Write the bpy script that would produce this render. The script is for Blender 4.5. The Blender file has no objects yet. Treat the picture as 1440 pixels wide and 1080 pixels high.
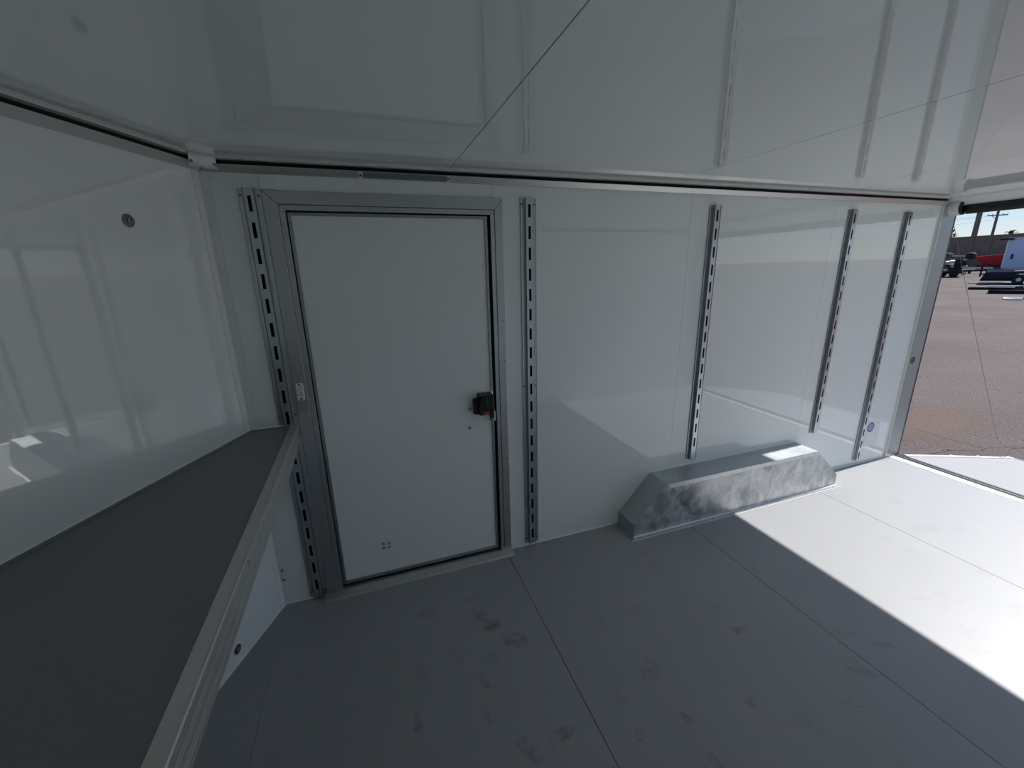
import bpy, bmesh, math, random
from mathutils import Vector, Matrix
random.seed(4)
scene = bpy.context.scene
C = scene.collection
PI = math.pi

# ------------------------------------------------------------------ camera
cam_d = bpy.data.cameras.new('camera')
cam_d.sensor_width = 36.0
cam_d.sensor_fit = 'HORIZONTAL'
cam_d.lens = 580.8 * 36.0 / 1440.0
cam_d.clip_start = 0.02
cam_d.clip_end = 2000
cam = bpy.data.objects.new('camera', cam_d)
C.objects.link(cam)
cam.matrix_world = Matrix(((0.94355, 0.10726, -0.31338, 0.6427),
                           (-0.33050, 0.24205, -0.91224, -2.1055),
                           (-0.02199, 0.96432, 0.26384, 1.6716),
                           (0, 0, 0, 1)))
scene.camera = cam

# ------------------------------------------------------------------ sky, sun, exposure
SUN_DIR = Vector((1.0, 0.036, 0.957)).normalized()
world = bpy.data.worlds.new('world')
scene.world = world
world.use_nodes = True
wn = world.node_tree
wn.nodes.clear()
sky = wn.nodes.new('ShaderNodeTexSky')
sky.sky_type = 'NISHITA'
sky.sun_disc = False
sky.sun_elevation = math.asin(SUN_DIR.z)
sky.sun_rotation = math.radians(89)
sky.air_density = 1.0
sky.dust_density = 0.3
sky.ozone_density = 4.0
bg = wn.nodes.new('ShaderNodeBackground')
bg.inputs['Strength'].default_value = 0.072
wo = wn.nodes.new('ShaderNodeOutputWorld')
wb_ = wn.nodes.new('ShaderNodeMix')
wb_.data_type = 'RGBA'
wb_.blend_type = 'MULTIPLY'
wb_.inputs[0].default_value = 1.0
wb_.inputs[7].default_value = (0.96, 0.945, 1.05, 1)
wn.links.new(sky.outputs[0], wb_.inputs[6])
wn.links.new(wb_.outputs[2], bg.inputs[0])
wn.links.new(bg.outputs[0], wo.inputs[0])

sun_d = bpy.data.lights.new('sun', 'SUN')
sun_d.energy = 5.3
sun_d.angle = math.radians(0.53)
sun_d.color = (1.0, 0.97, 0.94)
sun = bpy.data.objects.new('sun', sun_d)
C.objects.link(sun)
sun.location = SUN_DIR * 60
sun.rotation_euler = SUN_DIR.to_track_quat('Z', 'Y').to_euler()

scene.view_settings.view_transform = 'Standard'
scene.view_settings.look = 'None'
scene.view_settings.exposure = 0.43
scene.view_settings.gamma = 1.0
scene.view_settings.use_curve_mapping = False
try:
    scene.cycles.max_bounces = 14
    scene.cycles.diffuse_bounces = 10
    scene.cycles.glossy_bounces = 6
    scene.cycles.sample_clamp_indirect = 8.0
except Exception:
    pass


# ------------------------------------------------------------------ materials
def mat(name, col, rough=0.5, metal=0.0, spec=0.5, noise=0.0, nscale=8.0, bump=0.0, bscale=200.0,
        stretch=(1, 1, 1), rnoise=0.0):
    m = bpy.data.materials.new(name)
    m.use_nodes = True
    nt = m.node_tree
    b = nt.nodes['Principled BSDF']
    b.inputs['Base Color'].default_value = (*col, 1)
    b.inputs['Roughness'].default_value = rough
    b.inputs['Metallic'].default_value = metal
    b.inputs['Specular IOR Level'].default_value = spec
    if noise or bump or rnoise:
        tc = nt.nodes.new('ShaderNodeTexCoord')
        mp = nt.nodes.new('ShaderNodeMapping')
        mp.inputs['Scale'].default_value = stretch
        nt.links.new(tc.outputs['Object'], mp.inputs[0])
    if noise or rnoise:
        n = nt.nodes.new('ShaderNodeTexNoise')
        n.inputs['Scale'].default_value = nscale
        n.inputs['Detail'].default_value = 6
        n.inputs['Roughness'].default_value = 0.6
        nt.links.new(mp.outputs[0], n.inputs['Vector'])
    if noise:
        mx = nt.nodes.new('ShaderNodeMix')
        mx.data_type = 'RGBA'
        lo = tuple(max(0, c * (1 - noise)) for c in col)
        hi = tuple(min(1, c * (1 + noise)) for c in col)
        mx.inputs[6].default_value = (*lo, 1)
        mx.inputs[7].default_value = (*hi, 1)
        nt.links.new(n.outputs[0], mx.inputs[0])
        nt.links.new(mx.outputs[2], b.inputs['Base Color'])
    if rnoise:
        mr = nt.nodes.new('ShaderNodeMapRange')
        mr.inputs[1].default_value = 0.3
        mr.inputs[2].default_value = 0.7
        mr.inputs[3].default_value = max(0.02, rough - rnoise)
        mr.inputs[4].default_value = min(1, rough + rnoise)
        nt.links.new(n.outputs[0], mr.inputs[0])
        nt.links.new(mr.outputs[0], b.inputs['Roughness'])
    if bump:
        n2 = nt.nodes.new('ShaderNodeTexNoise')
        n2.inputs['Scale'].default_value = bscale
        n2.inputs['Detail'].default_value = 3
        nt.links.new(mp.outputs[0], n2.inputs['Vector'])
        bp = nt.nodes.new('ShaderNodeBump')
        bp.inputs['Strength'].default_value = bump
        bp.inputs['Distance'].default_value = 0.002
        nt.links.new(n2.outputs[0], bp.inputs['Height'])
        nt.links.new(bp.outputs[0], b.inputs['Normal'])
    return m


def gloss_panel(name, col, rough, amp, stretch, spec=0.5):
    """pre-finished white sheet: nearly mirror smooth with the slight ripple of thin skin."""
    m = bpy.data.materials.new(name)
    m.use_nodes = True
    nt = m.node_tree
    b = nt.nodes['Principled BSDF']
    b.inputs['Base Color'].default_value = (*col, 1)
    b.inputs['Roughness'].default_value = rough
    b.inputs['Specular IOR Level'].default_value = spec
    tc = nt.nodes.new('ShaderNodeTexCoord')
    mp = nt.nodes.new('ShaderNodeMapping')
    mp.inputs['Scale'].default_value = stretch
    nt.links.new(tc.outputs['Object'], mp.inputs[0])
    n = nt.nodes.new('ShaderNodeTexNoise')
    n.inputs['Scale'].default_value = 1.0
    n.inputs['Detail'].default_value = 2
    nt.links.new(mp.outputs[0], n.inputs['Vector'])
    bp = nt.nodes.new('ShaderNodeBump')
    bp.inputs['Strength'].default_value = 1.0
    bp.inputs['Distance'].default_value = amp
    nt.links.new(n.outputs[0], bp.inputs['Height'])
    nt.links.new(bp.outputs[0], b.inputs['Normal'])
    return m


M_wall = gloss_panel('white_wall_sheet', (0.885, 0.93, 0.918), 0.02, 0.00007, (11, 11, 24), 1.0)
M_ceil = gloss_panel('white_ceiling_sheet', (0.88, 0.915, 0.895), 0.012, 0.00006, (8, 42, 6), 0.9)
M_leaf = gloss_panel('white_door_skin', (0.875, 0.92, 0.912), 0.16, 0.0002, (5, 5, 9), 0.35)
M_white = mat('white_paint', (0.84, 0.86, 0.855), 0.3)
M_bead = mat('white_caulk', (0.86, 0.86, 0.84), 0.5)
M_core = mat('panel_core', (0.05, 0.05, 0.05), 0.9)
M_black = mat('black_rubber', (0.012, 0.012, 0.013), 0.6)
M_blackp = mat('black_plastic', (0.01, 0.01, 0.011), 0.35)
M_gap = mat('dark_slot', (0.01, 0.01, 0.01), 0.8)
M_alu = mat('mill_aluminium', (0.56, 0.57, 0.58), 0.34, 1.0, noise=0.05, nscale=30, stretch=(1, 1, 0.04), rnoise=0.03)
M_alu_dk = mat('weathered_aluminium', (0.40, 0.41, 0.42), 0.30, 1.0, noise=0.06, nscale=30, stretch=(1, 1, 0.05), rnoise=0.02)
M_alu_rail = mat('rail_aluminium', (0.62, 0.61, 0.59), 0.42, 0.85, noise=0.05, nscale=10)
M_plate = mat('bright_plate', (0.80, 0.79, 0.75), 0.45, 0.3, noise=0.05, nscale=40)
M_zinc = mat('galvanised_track', (0.60, 0.63, 0.66), 0.30, 1.0, noise=0.06, nscale=60, stretch=(1, 1, 0.04), rnoise=0.04)
M_screw = mat('zinc_screw', (0.35, 0.36, 0.37), 0.35, 1.0)
M_bolt = mat('dark_zinc_bolt', (0.22, 0.24, 0.26), 0.3, 1.0)
M_chrome = mat('chrome', (0.75, 0.75, 0.76), 0.12, 1.0)
M_orange = mat('orange_plastic', (0.45, 0.09, 0.02), 0.5)
M_bench = mat('bench_grey_sheet', (0.20, 0.21, 0.212), 0.55, noise=0.05, nscale=60, bump=0.08, bscale=500)
M_post = mat('post_grey_paint', (0.40, 0.43, 0.425), 0.38, 0.35)
M_outer = mat('dark_outer_skin', (0.035, 0.042, 0.06), 0.4)
M_plug = mat('grey_plug', (0.10, 0.10, 0.095), 0.7)
M_sill = mat('black_sill_rubber', (0.03, 0.03, 0.034), 0.45)
M_ramp = mat('ramp_white', (0.272, 0.276, 0.292), 0.6, noise=0.05, nscale=3)
M_label = mat('label_white', (0.83, 0.84, 0.84), 0.5)
M_ink = mat('label_ink', (0.06, 0.06, 0.07), 0.6)
M_blue = mat('disc_blue', (0.30, 0.38, 0.52), 0.4)


def galvanised():
    m = bpy.data.materials.new('galvanised_sheet')
    m.use_nodes = True
    nt = m.node_tree
    b = nt.nodes['Principled BSDF']
    b.inputs['Metallic'].default_value = 0.92
    tc = nt.nodes.new('ShaderNodeTexCoord')
    # flowing smears: domain-warped noise
    w = nt.nodes.new('ShaderNodeTexNoise')
    w.inputs['Scale'].default_value = 5
    w.inputs['Detail'].default_value = 3
    nt.links.new(tc.outputs['Object'], w.inputs['Vector'])
    vm = nt.nodes.new('ShaderNodeVectorMath')
    vm.operation = 'MULTIPLY_ADD'
    vm.inputs[1].default_value = (0.35, 0.35, 0.35)
    nt.links.new(w.outputs['Color'], vm.inputs[0])
    nt.links.new(tc.outputs['Object'], vm.inputs[2])
    mp = nt.nodes.new('ShaderNodeMapping')
    mp.inputs['Scale'].default_value = (5, 5, 2.2)
    mp.inputs['Rotation'].default_value = (0, 0.5, 0)
    nt.links.new(vm.outputs[0], mp.inputs[0])
    n = nt.nodes.new('ShaderNodeTexNoise')
    n.inputs['Scale'].default_value = 1.6
    n.inputs['Detail'].default_value = 8
    n.inputs['Roughness'].default_value = 0.62
    nt.links.new(mp.outputs[0], n.inputs['Vector'])
    cr = nt.nodes.new('ShaderNodeValToRGB')
    cr.color_ramp.elements[0].position = 0.36
    cr.color_ramp.elements[0].color = (0.30, 0.32, 0.33, 1)
    cr.color_ramp.elements[1].position = 0.66
    cr.color_ramp.elements[1].color = (0.74, 0.76, 0.77, 1)
    nt.links.new(n.outputs[0], cr.inputs[0])
    nt.links.new(cr.outputs[0], b.inputs['Base Color'])
    mr = nt.nodes.new('ShaderNodeMapRange')
    mr.inputs[1].default_value = 0.35
    mr.inputs[2].default_value = 0.65
    mr.inputs[3].default_value = 0.30
    mr.inputs[4].default_value = 0.55
    nt.links.new(n.outputs[0], mr.inputs[0])
    nt.links.new(mr.outputs[0], b.inputs['Roughness'])
    bp = nt.nodes.new('ShaderNodeBump')
    bp.inputs['Strength'].default_value = 0.25
    bp.inputs['Distance'].default_value = 0.004
    nt.links.new(n.outputs[0], bp.inputs['Height'])
    nt.links.new(bp.outputs[0], b.inputs['Normal'])
    return m


M_lap = mat('bright_lap', (0.72, 0.74, 0.75), 0.5, 0.8, noise=0.3, nscale=22)
M_galv = galvanised()
M_galvp = mat('galvanised_plain', (0.50, 0.53, 0.545), 0.46, 0.75, noise=0.08, nscale=7, rnoise=0.06)


def floor_material():
    """smooth grey coated floor with scuffs and boot smudges (dirt with shapes of its own)."""
    m = bpy.data.materials.new('grey_floor_sheet')
    m.use_nodes = True
    nt = m.node_tree
    L = nt.links
    b = nt.nodes['Principled BSDF']
    b.inputs['Specular IOR Level'].default_value = 0.35
    tc = nt.nodes.new('ShaderNodeTexCoord')

    def math_n(op, a, c=None):
        n = nt.nodes.new('ShaderNodeMath')
        n.operation = op
        for i, v in enumerate((a, c)):
            if v is None:
                continue
            if isinstance(v, (int, float)):
                n.inputs[i].default_value = v
            else:
                L.new(v, n.inputs[i])
        return n.outputs[0]

    base = nt.nodes.new('ShaderNodeTexNoise')
    base.inputs['Scale'].default_value = 3.0
    base.inputs['Detail'].default_value = 5
    L.new(tc.outputs['Object'], base.inputs['Vector'])
    warp = nt.nodes.new('ShaderNodeTexNoise')
    warp.inputs['Scale'].default_value = 14.0
    warp.inputs['Detail'].default_value = 3
    L.new(tc.outputs['Object'], warp.inputs['Vector'])
    wv = nt.nodes.new('ShaderNodeVectorMath')
    wv.operation = 'MULTIPLY_ADD'
    wv.inputs[1].default_value = (0.06, 0.06, 0)
    L.new(warp.outputs['Color'], wv.inputs[0])
    L.new(tc.outputs['Object'], wv.inputs[2])
    # (x, y, half length, half width, turn, strength)
    spots = [(0.767, -0.324, .07, .035, .3, .25), (1.014, -0.305, .05, .028, .2, .35), (1.051, -0.514, .055, .05, .5, .9),
             (1.137, -0.633, .065, .045, -.5, .55), (0.948, -0.778, .018, .045, .3, .6), (0.916, -0.92, .014, .035, .2, .6),
             (0.659, -0.859, .015, .05, .1, .6), (1.161, -1.076, .055, .022, .3, .7), (1.03, -1.09, .03, .06, .4, .6),
             (1.433, -1.178, .03, .022, .6, .6), (2.065, -0.34, .045, .02, -.4, .35), (1.637, -0.971, .06, .04, .3, .3),
             (1.438, -1.03, .03, .05, .7, .25), (1.646, -1.195, .014, .04, .4, .55), (2.143, -0.945, .05, .022, -.5, .5),
             (2.454, -1.292, .06, .025, -.6, .45), (1.605, -1.344, .03, .06, .4, .4), (1.919, -1.223, .03, .02, .2, .5),
             (2.678, -1.228, .06, .02, -.6, .4), (2.283, -1.372, .035, .016, -.3, .4), (2.60, -1.14, .07, .02, -.5, .3),
             (0.85, -0.62, .05, .05, 0, .18), (1.02, -0.43, .035, .05, 0.6, .5)]
    acc = None
    for (x, y, a, c, t, s) in spots:
        mp = nt.nodes.new('ShaderNodeMapping')
        mp.vector_type = 'TEXTURE'
        mp.inputs['Location'].default_value = (x + .03, y + .03, 0)
        mp.inputs['Rotation'].default_value = (0, 0, t)
        mp.inputs['Scale'].default_value = (a, c, 1)
        L.new(wv.outputs[0], mp.inputs[0])
        ln = nt.nodes.new('ShaderNodeVectorMath')
        ln.operation = 'LENGTH'
        L.new(mp.outputs[0], ln.inputs[0])
        mr = nt.nodes.new('ShaderNodeMapRange')
        mr.interpolation_type = 'SMOOTHSTEP'
        mr.inputs[1].default_value = 1.15
        mr.inputs[2].default_value = 0.75
        mr.inputs[3].default_value = 0.0
        mr.inputs[4].default_value = s
        L.new(ln.outputs['Value'], mr.inputs[0])
        acc = mr.outputs[0] if acc is None else math_n('MAXIMUM', acc, mr.outputs[0])
    # break each smudge up
    brk = nt.nodes.new('ShaderNodeTexNoise')
    brk.inputs['Scale'].default_value = 26
    brk.inputs['Detail'].default_value = 5
    L.new(tc.outputs['Object'], brk.inputs['Vector'])
    bk = nt.nodes.new('ShaderNodeMapRange')
    bk.inputs[1].default_value = 0.36
    bk.inputs[2].default_value = 0.62
    L.new(brk.outputs[0], bk.inputs[0])
    acc = math_n('MULTIPLY', acc, bk.outputs[0])
    # faint all-over scuffs
    sc = nt.nodes.new('ShaderNodeTexNoise')
    sc.inputs['Scale'].default_value = 5.5
    sc.inputs['Detail'].default_value = 8
    sc.inputs['Roughness'].default_value = 0.7
    L.new(tc.outputs['Object'], sc.inputs['Vector'])
    sm = nt.nodes.new('ShaderNodeMapRange')
    sm.inputs[1].default_value = 0.56
    sm.inputs[2].default_value = 0.80
    sm.inputs[3].default_value = 0
    sm.inputs[4].default_value = 0.35
    L.new(sc.outputs[0], sm.inputs[0])
    dirt = math_n('MAXIMUM', acc, sm.outputs[0])
    c0 = nt.nodes.new('ShaderNodeMix')
    c0.data_type = 'RGBA'
    c0.inputs[6].default_value = (0.330, 0.338, 0.352, 1)
    c0.inputs[7].default_value = (0.360, 0.367, 0.380, 1)
    L.new(base.outputs[0], c0.inputs[0])
    c1 = nt.nodes.new('ShaderNodeMix')
    c1.data_type = 'RGBA'
    L.new(math_n('MULTIPLY', dirt, 0.8), c1.inputs[0])
    L.new(c0.outputs[2], c1.inputs[6])
    c1.inputs[7].default_value = (0.16, 0.15, 0.14, 1)
    L.new(c1.outputs[2], b.inputs['Base Color'])
    b.inputs['Roughness'].default_value = 0.42
    fb = nt.nodes.new('ShaderNodeTexNoise')
    fb.inputs['Scale'].default_value = 420
    L.new(tc.outputs['Object'], fb.inputs['Vector'])
    bp = nt.nodes.new('ShaderNodeBump')
    bp.inputs['Strength'].default_value = 0.12
    bp.inputs['Distance'].default_value = 0.001
    L.new(fb.outputs[0], bp.inputs['Height'])
    L.new(bp.outputs[0], b.inputs['Normal'])
    return m


M_floor = floor_material()


def asphalt():
    m = bpy.data.materials.new('worn_asphalt')
    m.use_nodes = True
    nt = m.node_tree
    L = nt.links
    b = nt.nodes['Principled BSDF']
    b.inputs['Roughness'].default_value = 0.9
    b.inputs['Specular IOR Level'].default_value = 0.2
    tc = nt.nodes.new('ShaderNodeTexCoord')
    n1 = nt.nodes.new('ShaderNodeTexNoise')
    n1.inputs['Scale'].default_value = 0.35
    n1.inputs['Detail'].default_value = 6
    L.new(tc.outputs['Object'], n1.inputs['Vector'])
    n2 = nt.nodes.new('ShaderNodeTexNoise')
    n2.inputs['Scale'].default_value = 55
    n2.inputs['Detail'].default_value = 4
    n2.inputs['Roughness'].default_value = 0.75
    L.new(tc.outputs['Object'], n2.inputs['Vector'])
    cr = nt.nodes.new('ShaderNodeValToRGB')
    cr.color_ramp.elements[0].position = 0.34
    cr.color_ramp.elements[0].color = (0.056, 0.044, 0.042, 1)
    cr.color_ramp.elements[1].position = 0.68
    cr.color_ramp.elements[1].color = (0.196, 0.162, 0.156, 1)
    L.new(n2.outputs[0], cr.inputs[0])
    mx = nt.nodes.new('ShaderNodeMix')
    mx.data_type = 'RGBA'
    mx.blend_type = 'MULTIPLY'
    mx.inputs[0].default_value = 1.0
    cr2 = nt.nodes.new('ShaderNodeValToRGB')
    cr2.color_ramp.elements[0].position = 0.3
    cr2.color_ramp.elements[0].color = (0.82, 0.80, 0.78, 1)
    cr2.color_ramp.elements[1].position = 0.7
    cr2.color_ramp.elements[1].color = (1.1, 1.08, 1.08, 1)
    L.new(n1.outputs[0], cr2.inputs[0])
    L.new(cr.outputs[0], mx.inputs[6])
    L.new(cr2.outputs[0], mx.inputs[7])
    # the brown rusty stain by the ramp
    mp = nt.nodes.new('ShaderNodeMapping')
    mp.vector_type = 'TEXTURE'
    mp.inputs['Location'].default_value = (7.6, 1.0, 0)
    mp.inputs['Scale'].default_value = (1.1, .5, 100)
    L.new(tc.outputs['Object'], mp.inputs[0])
    ln = nt.nodes.new('ShaderNodeVectorMath')
    ln.operation = 'LENGTH'
    L.new(mp.outputs[0], ln.inputs[0])
    mr = nt.nodes.new('ShaderNodeMapRange')
    mr.interpolation_type = 'SMOOTHSTEP'
    mr.inputs[1].default_value = 1.2
    mr.inputs[2].default_value = 0.3
    mr.inputs[4].default_value = 0.45
    L.new(ln.outputs['Value'], mr.inputs[0])
    st = nt.nodes.new('ShaderNodeMix')
    st.data_type = 'RGBA'
    L.new(mr.outputs[0], st.inputs[0])
    L.new(mx.outputs[2], st.inputs[6])
    st.inputs[7].default_value = (0.15, 0.095, 0.06, 1)
    # seams and cracks
    vo = nt.nodes.new('ShaderNodeTexVoronoi')
    vo.feature = 'DISTANCE_TO_EDGE'
    vo.inputs['Scale'].default_value = 0.30
    wv = nt.nodes.new('ShaderNodeVectorMath')
    wv.operation = 'MULTIPLY_ADD'
    wv.inputs[1].default_value = (1.2, 1.2, 0)
    nw = nt.nodes.new('ShaderNodeTexNoise')
    nw.inputs['Scale'].default_value = 1.1
    nw.inputs['Detail'].default_value = 6
    L.new(tc.outputs['Object'], nw.inputs['Vector'])
    L.new(nw.outputs['Color'], wv.inputs[0])
    L.new(tc.outputs['Object'], wv.inputs[2])
    L.new(wv.outputs[0], vo.inputs['Vector'])
    cm = nt.nodes.new('ShaderNodeMapRange')
    cm.inputs[1].default_value = 0.0035
    cm.inputs[2].default_value = 0.001
    cm.inputs[4].default_value = 0.85
    L.new(vo.outputs['Distance'], cm.inputs[0])
    ck = nt.nodes.new('ShaderNodeMix')
    ck.data_type = 'RGBA'
    L.new(cm.outputs[0], ck.inputs[0])
    L.new(st.outputs[2], ck.inputs[6])
    ck.inputs[7].default_value = (0.03, 0.026, 0.025, 1)
    L.new(ck.outputs[2], b.inputs['Base Color'])
    bp = nt.nodes.new('ShaderNodeBump')
    bp.inputs['Strength'].default_value = 0.4
    bp.inputs['Distance'].default_value = 0.006
    L.new(n2.outputs[0], bp.inputs['Height'])
    L.new(bp.outputs[0], b.inputs['Normal'])
    return m


M_asph = asphalt()
M_block = mat('block_wall_tan', (0.20, 0.165, 0.14), 0.9, noise=0.2, nscale=1.5)
M_box = mat('trailer_white_shade_tint', (0.55, 0.66, 0.90), 0.35, noise=0.03, nscale=2)  # white skin with the blue of skylit shade put into its colour
M_navy = mat('navy_paint', (0.012, 0.018, 0.045), 0.55, spec=0.2)
M_shadow = mat('dark_board', (0.02, 0.02, 0.024), 0.8, spec=0.1)  # near-black, for the slabs that stand in for ground shadows
M_red = mat('red_paint', (0.42, 0.02, 0.03), 0.4)
M_pole = mat('grey_wood_pole', (0.16, 0.14, 0.16), 0.9, noise=0.2, nscale=6)
M_palm = mat('palm_green', (0.06, 0.09, 0.03), 0.7)
M_bark = mat('palm_bark', (0.14, 0.10, 0.07), 0.9, noise=0.3, nscale=10)
M_tan = mat('tan_board', (0.66, 0.50, 0.34), 0.7)
M_tyre = mat('tyre_rubber', (0.015, 0.015, 0.016), 0.8)
M_pale = mat('pale_vinyl', (0.62, 0.57, 0.52), 0.5)
M_purple = mat('maroon_seat', (0.10, 0.035, 0.05), 0.6)
M_wire = mat('steel_cable', (0.30, 0.29, 0.28), 0.4, 1.0)


# ------------------------------------------------------------------ geometry helpers
class MB:
    def __init__(self):
        self.v = []
        self.f = []

    def poly(self, pts, depth=None):
        """polygon pts; with depth vector: a closed prism."""
        n = len(self.v)
        k = len(pts)
        self.v += [tuple(p) for p in pts]
        if depth is None:
            self.f.append(tuple(range(n, n + k)))
            return self
        d = Vector(depth)
        self.v += [tuple(Vector(p) + d) for p in pts]
        self.f.append(tuple(range(n, n + k)))
        self.f.append(tuple(reversed(range(n + k, n + 2 * k))))
        for i in range(k):
            j = (i + 1) % k
            self.f.append((n + j, n + i, n + k + i, n + k + j))
        return self

    def box(self, x0, x1, y0, y1, z0, z1):
        return self.poly([(x0, y0, z0), (x1, y0, z0), (x1, y1, z0), (x0, y1, z0)], (0, 0, z1 - z0))

    def tube(self, p0, p1, r0, r1=None, n=12, cap=True):
        p0 = Vector(p0)
        p1 = Vector(p1)
        r1 = r0 if r1 is None else r1
        d = (p1 - p0).normalized()
        a = d.orthogonal().normalized()
        b = d.cross(a)
        s = len(self.v)
        for p, r in ((p0, r0), (p1, r1)):
            for i in range(n):
                t = 2 * PI * i / n
                self.v.append(tuple(p + a * (r * math.cos(t)) + b * (r * math.sin(t))))
        for i in range(n):
            j = (i + 1) % n
            self.f.append((s + i, s + j, s + n + j, s + n + i))
        if cap:
            self.f.append(tuple(reversed(range(s, s + n))))
            self.f.append(tuple(range(s + n, s + 2 * n)))
        return self

    def lathe(self, prof, axis_o, axis_d, n=16):
        """prof: list of (radius, height along axis)."""
        o = Vector(axis_o)
        d = Vector(axis_d).normalized()
        a = d.orthogonal().normalized()
        b = d.cross(a)
        s = len(self.v)
        for r, h in prof:
            for i in range(n):
                t = 2 * PI * i / n
                self.v.append(tuple(o + d * h + a * (r * math.cos(t)) + b * (r * math.sin(t))))
        for k in range(len(prof) - 1):
            for i in range(n):
                j = (i + 1) % n
                self.f.append((s + k * n + i, s + k * n + j, s + (k + 1) * n + j, s + (k + 1) * n + i))
        self.f.append(tuple(reversed(range(s, s + n))))
        self.f.append(tuple(range(s + (len(prof) - 1) * n, s + len(prof) * n)))
        return self

    def mesh(self, name, m):
        me = bpy.data.meshes.new(name)
        me.from_pydata([tuple(p) for p in self.v], [], self.f)
        bm = bmesh.new()
        bm.from_mesh(me)
        bmesh.ops.recalc_face_normals(bm, faces=bm.faces)
        bm.to_mesh(me)
        bm.free()
        me.materials.append(m)
        return me

    def build(self, name, m, parent=None, smooth=False, bevel=0.0, seg=2):
        me = self.mesh(name, m)
        o = bpy.data.objects.new(name, me)
        C.objects.link(o)
        if parent is not None:
            o.parent = parent
            o.matrix_parent_inverse = parent_inv(parent)
        if smooth:
            for p in me.polygons:
                p.use_smooth = True
        if bevel:
            bv = o.modifiers.new('bevel', 'BEVEL')
            bv.width = bevel
            bv.segments = seg
            bv.limit_method = 'ANGLE'
            bv.harden_normals = False
        return o


def world_of(p):
    if p is None:
        return Matrix.Identity(4)
    return world_of(p.parent) @ p.matrix_parent_inverse @ Matrix.LocRotScale(p.location, p.rotation_euler, p.scale)


def parent_inv(p):
    return world_of(p).inverted()


def tag(o, label, cat, group=None, kind=None):
    o['label'] = label
    if cat:
        o['category'] = cat
    if group:
        o['group'] = group
    if kind:
        o['kind'] = kind
    return o


def struct(o, label=None):
    o['kind'] = 'structure'
    if label:
        o['label'] = label
        o['category'] = o.name.split('_')[0].split('.')[0]
    return o


def thing(name, loc, label, cat, group=None):
    o = bpy.data.objects.new(name, None)
    o.empty_display_size = 0.1
    C.objects.link(o)
    o.location = loc
    tag(o, label, cat, group)
    return o


# one shared screw head (axis +Z), reused everywhere
def screw_mesh(name, r, h, m, n=10):
    return MB().lathe([(r, 0), (r, h * .45), (r * .7, h * .9), (r * .32, h), (r * .3, h * .62)], (0, 0, 0), (0, 0, 1), n).mesh(name, m)


ME_screw = screw_mesh('screw', 0.005, 0.004, M_screw)
ME_screw_big = screw_mesh('screw', 0.008, 0.005, M_screw)
ME_screw_dark = screw_mesh('screw', 0.0055, 0.004, M_bolt)


def put_screw(parent, p, nrm, me=None, name='screw'):
    o = bpy.data.objects.new(name, me or ME_screw)
    C.objects.link(o)
    q = Vector(nrm).to_track_quat('Z', 'Y')
    o.parent = parent
    o.matrix_parent_inverse = parent_inv(parent)
    o.location = p
    o.rotation_euler = q.to_euler()
    return o


# ------------------------------------------------------------------ key dimensions (metres)
H = 2.13            # ceiling
W = 2.56            # inside width: door wall at y = 0, opposite wall at y = -W
XR = 4.885          # rear end of the panelled walls
XC = 0.072          # corner between side wall and V nose
ND = Vector((-0.41, -0.912, 0)).normalized()    # along the nose wall
NN = Vector((0.912, -0.41, 0)).normalized()     # its inner normal
APEX = Vector((XC, 0, 0)) + ND * (W / 2 / -ND.y)

# ------------------------------------------------------------------ outside ground
GS = 0.02


def gz(x):
    return -0.42 + GS * (x - 7)


g = MB()
g.poly([(-40, -160, gz(-40)), (160, -160, gz(160)), (160, 160, gz(160)), (-40, 160, gz(-40))], (0, 0, -0.5))
ground = struct(g.build('ground', M_asph), 'worn brown grey asphalt yard outside the rear opening')

# ------------------------------------------------------------------ trailer shell
# floor: dark substrate with grey sheets laid on it
fl = MB()
fl.poly([(XC, 0, -0.012), (XR + .03, 0, -0.012), (XR + .03, -W, -0.012), (XC, -W, -0.012), (APEX.x, -W / 2, -0.012)], (0, 0, -0.12))
floor = struct(fl.build('floor', M_core), 'smooth grey trailer floor laid in wide sheets')
GAP = 0.0016
fx = [XC + .003, 1.300, 2.530, 3.745, XR + .005]
MB().poly([(XC + .0035, -.002, -.012), (XC + .0035, -W + .002, -.012), (APEX.x + .003, -W / 2, -.012)], (0, 0, .012)).build('floor_panel', M_floor, floor)
for i in range(4):
    MB().box(fx[i] + GAP, fx[i + 1] - GAP, -W + .002, -.002, -.012, 0).build('floor_panel', M_floor, floor)

# ceiling
ce = MB()
ce.poly([(XC - .05, .06, H + .006), (5.06, .06, H + .006), (5.06, -W - .06, H + .006), (XC - .05, -W - .06, H + .006), (APEX.x - .1, -W / 2, H + .006)], (0, 0, .10))
ceiling = struct(ce.build('ceiling', M_core), 'glossy white ceiling sheets with hairline joints')
cx = [1.073, 2.302, 3.530, XR]
MB().poly([(XC, -.002, H), (1.073 - GAP * 1.3, -.002, H), (1.073 - GAP * 1.3, -W + .002, H), (XC, -W + .002, H), (APEX.x, -W / 2, H)], (0, 0, .006)).build('ceiling_panel', M_ceil, ceiling)
for i in range(3):
    MB().box(cx[i] + GAP * 1.3, cx[i + 1] - GAP * 1.3, -W + .002, -.002, H, H + .006).build('ceiling_panel', M_ceil, ceiling)

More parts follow.
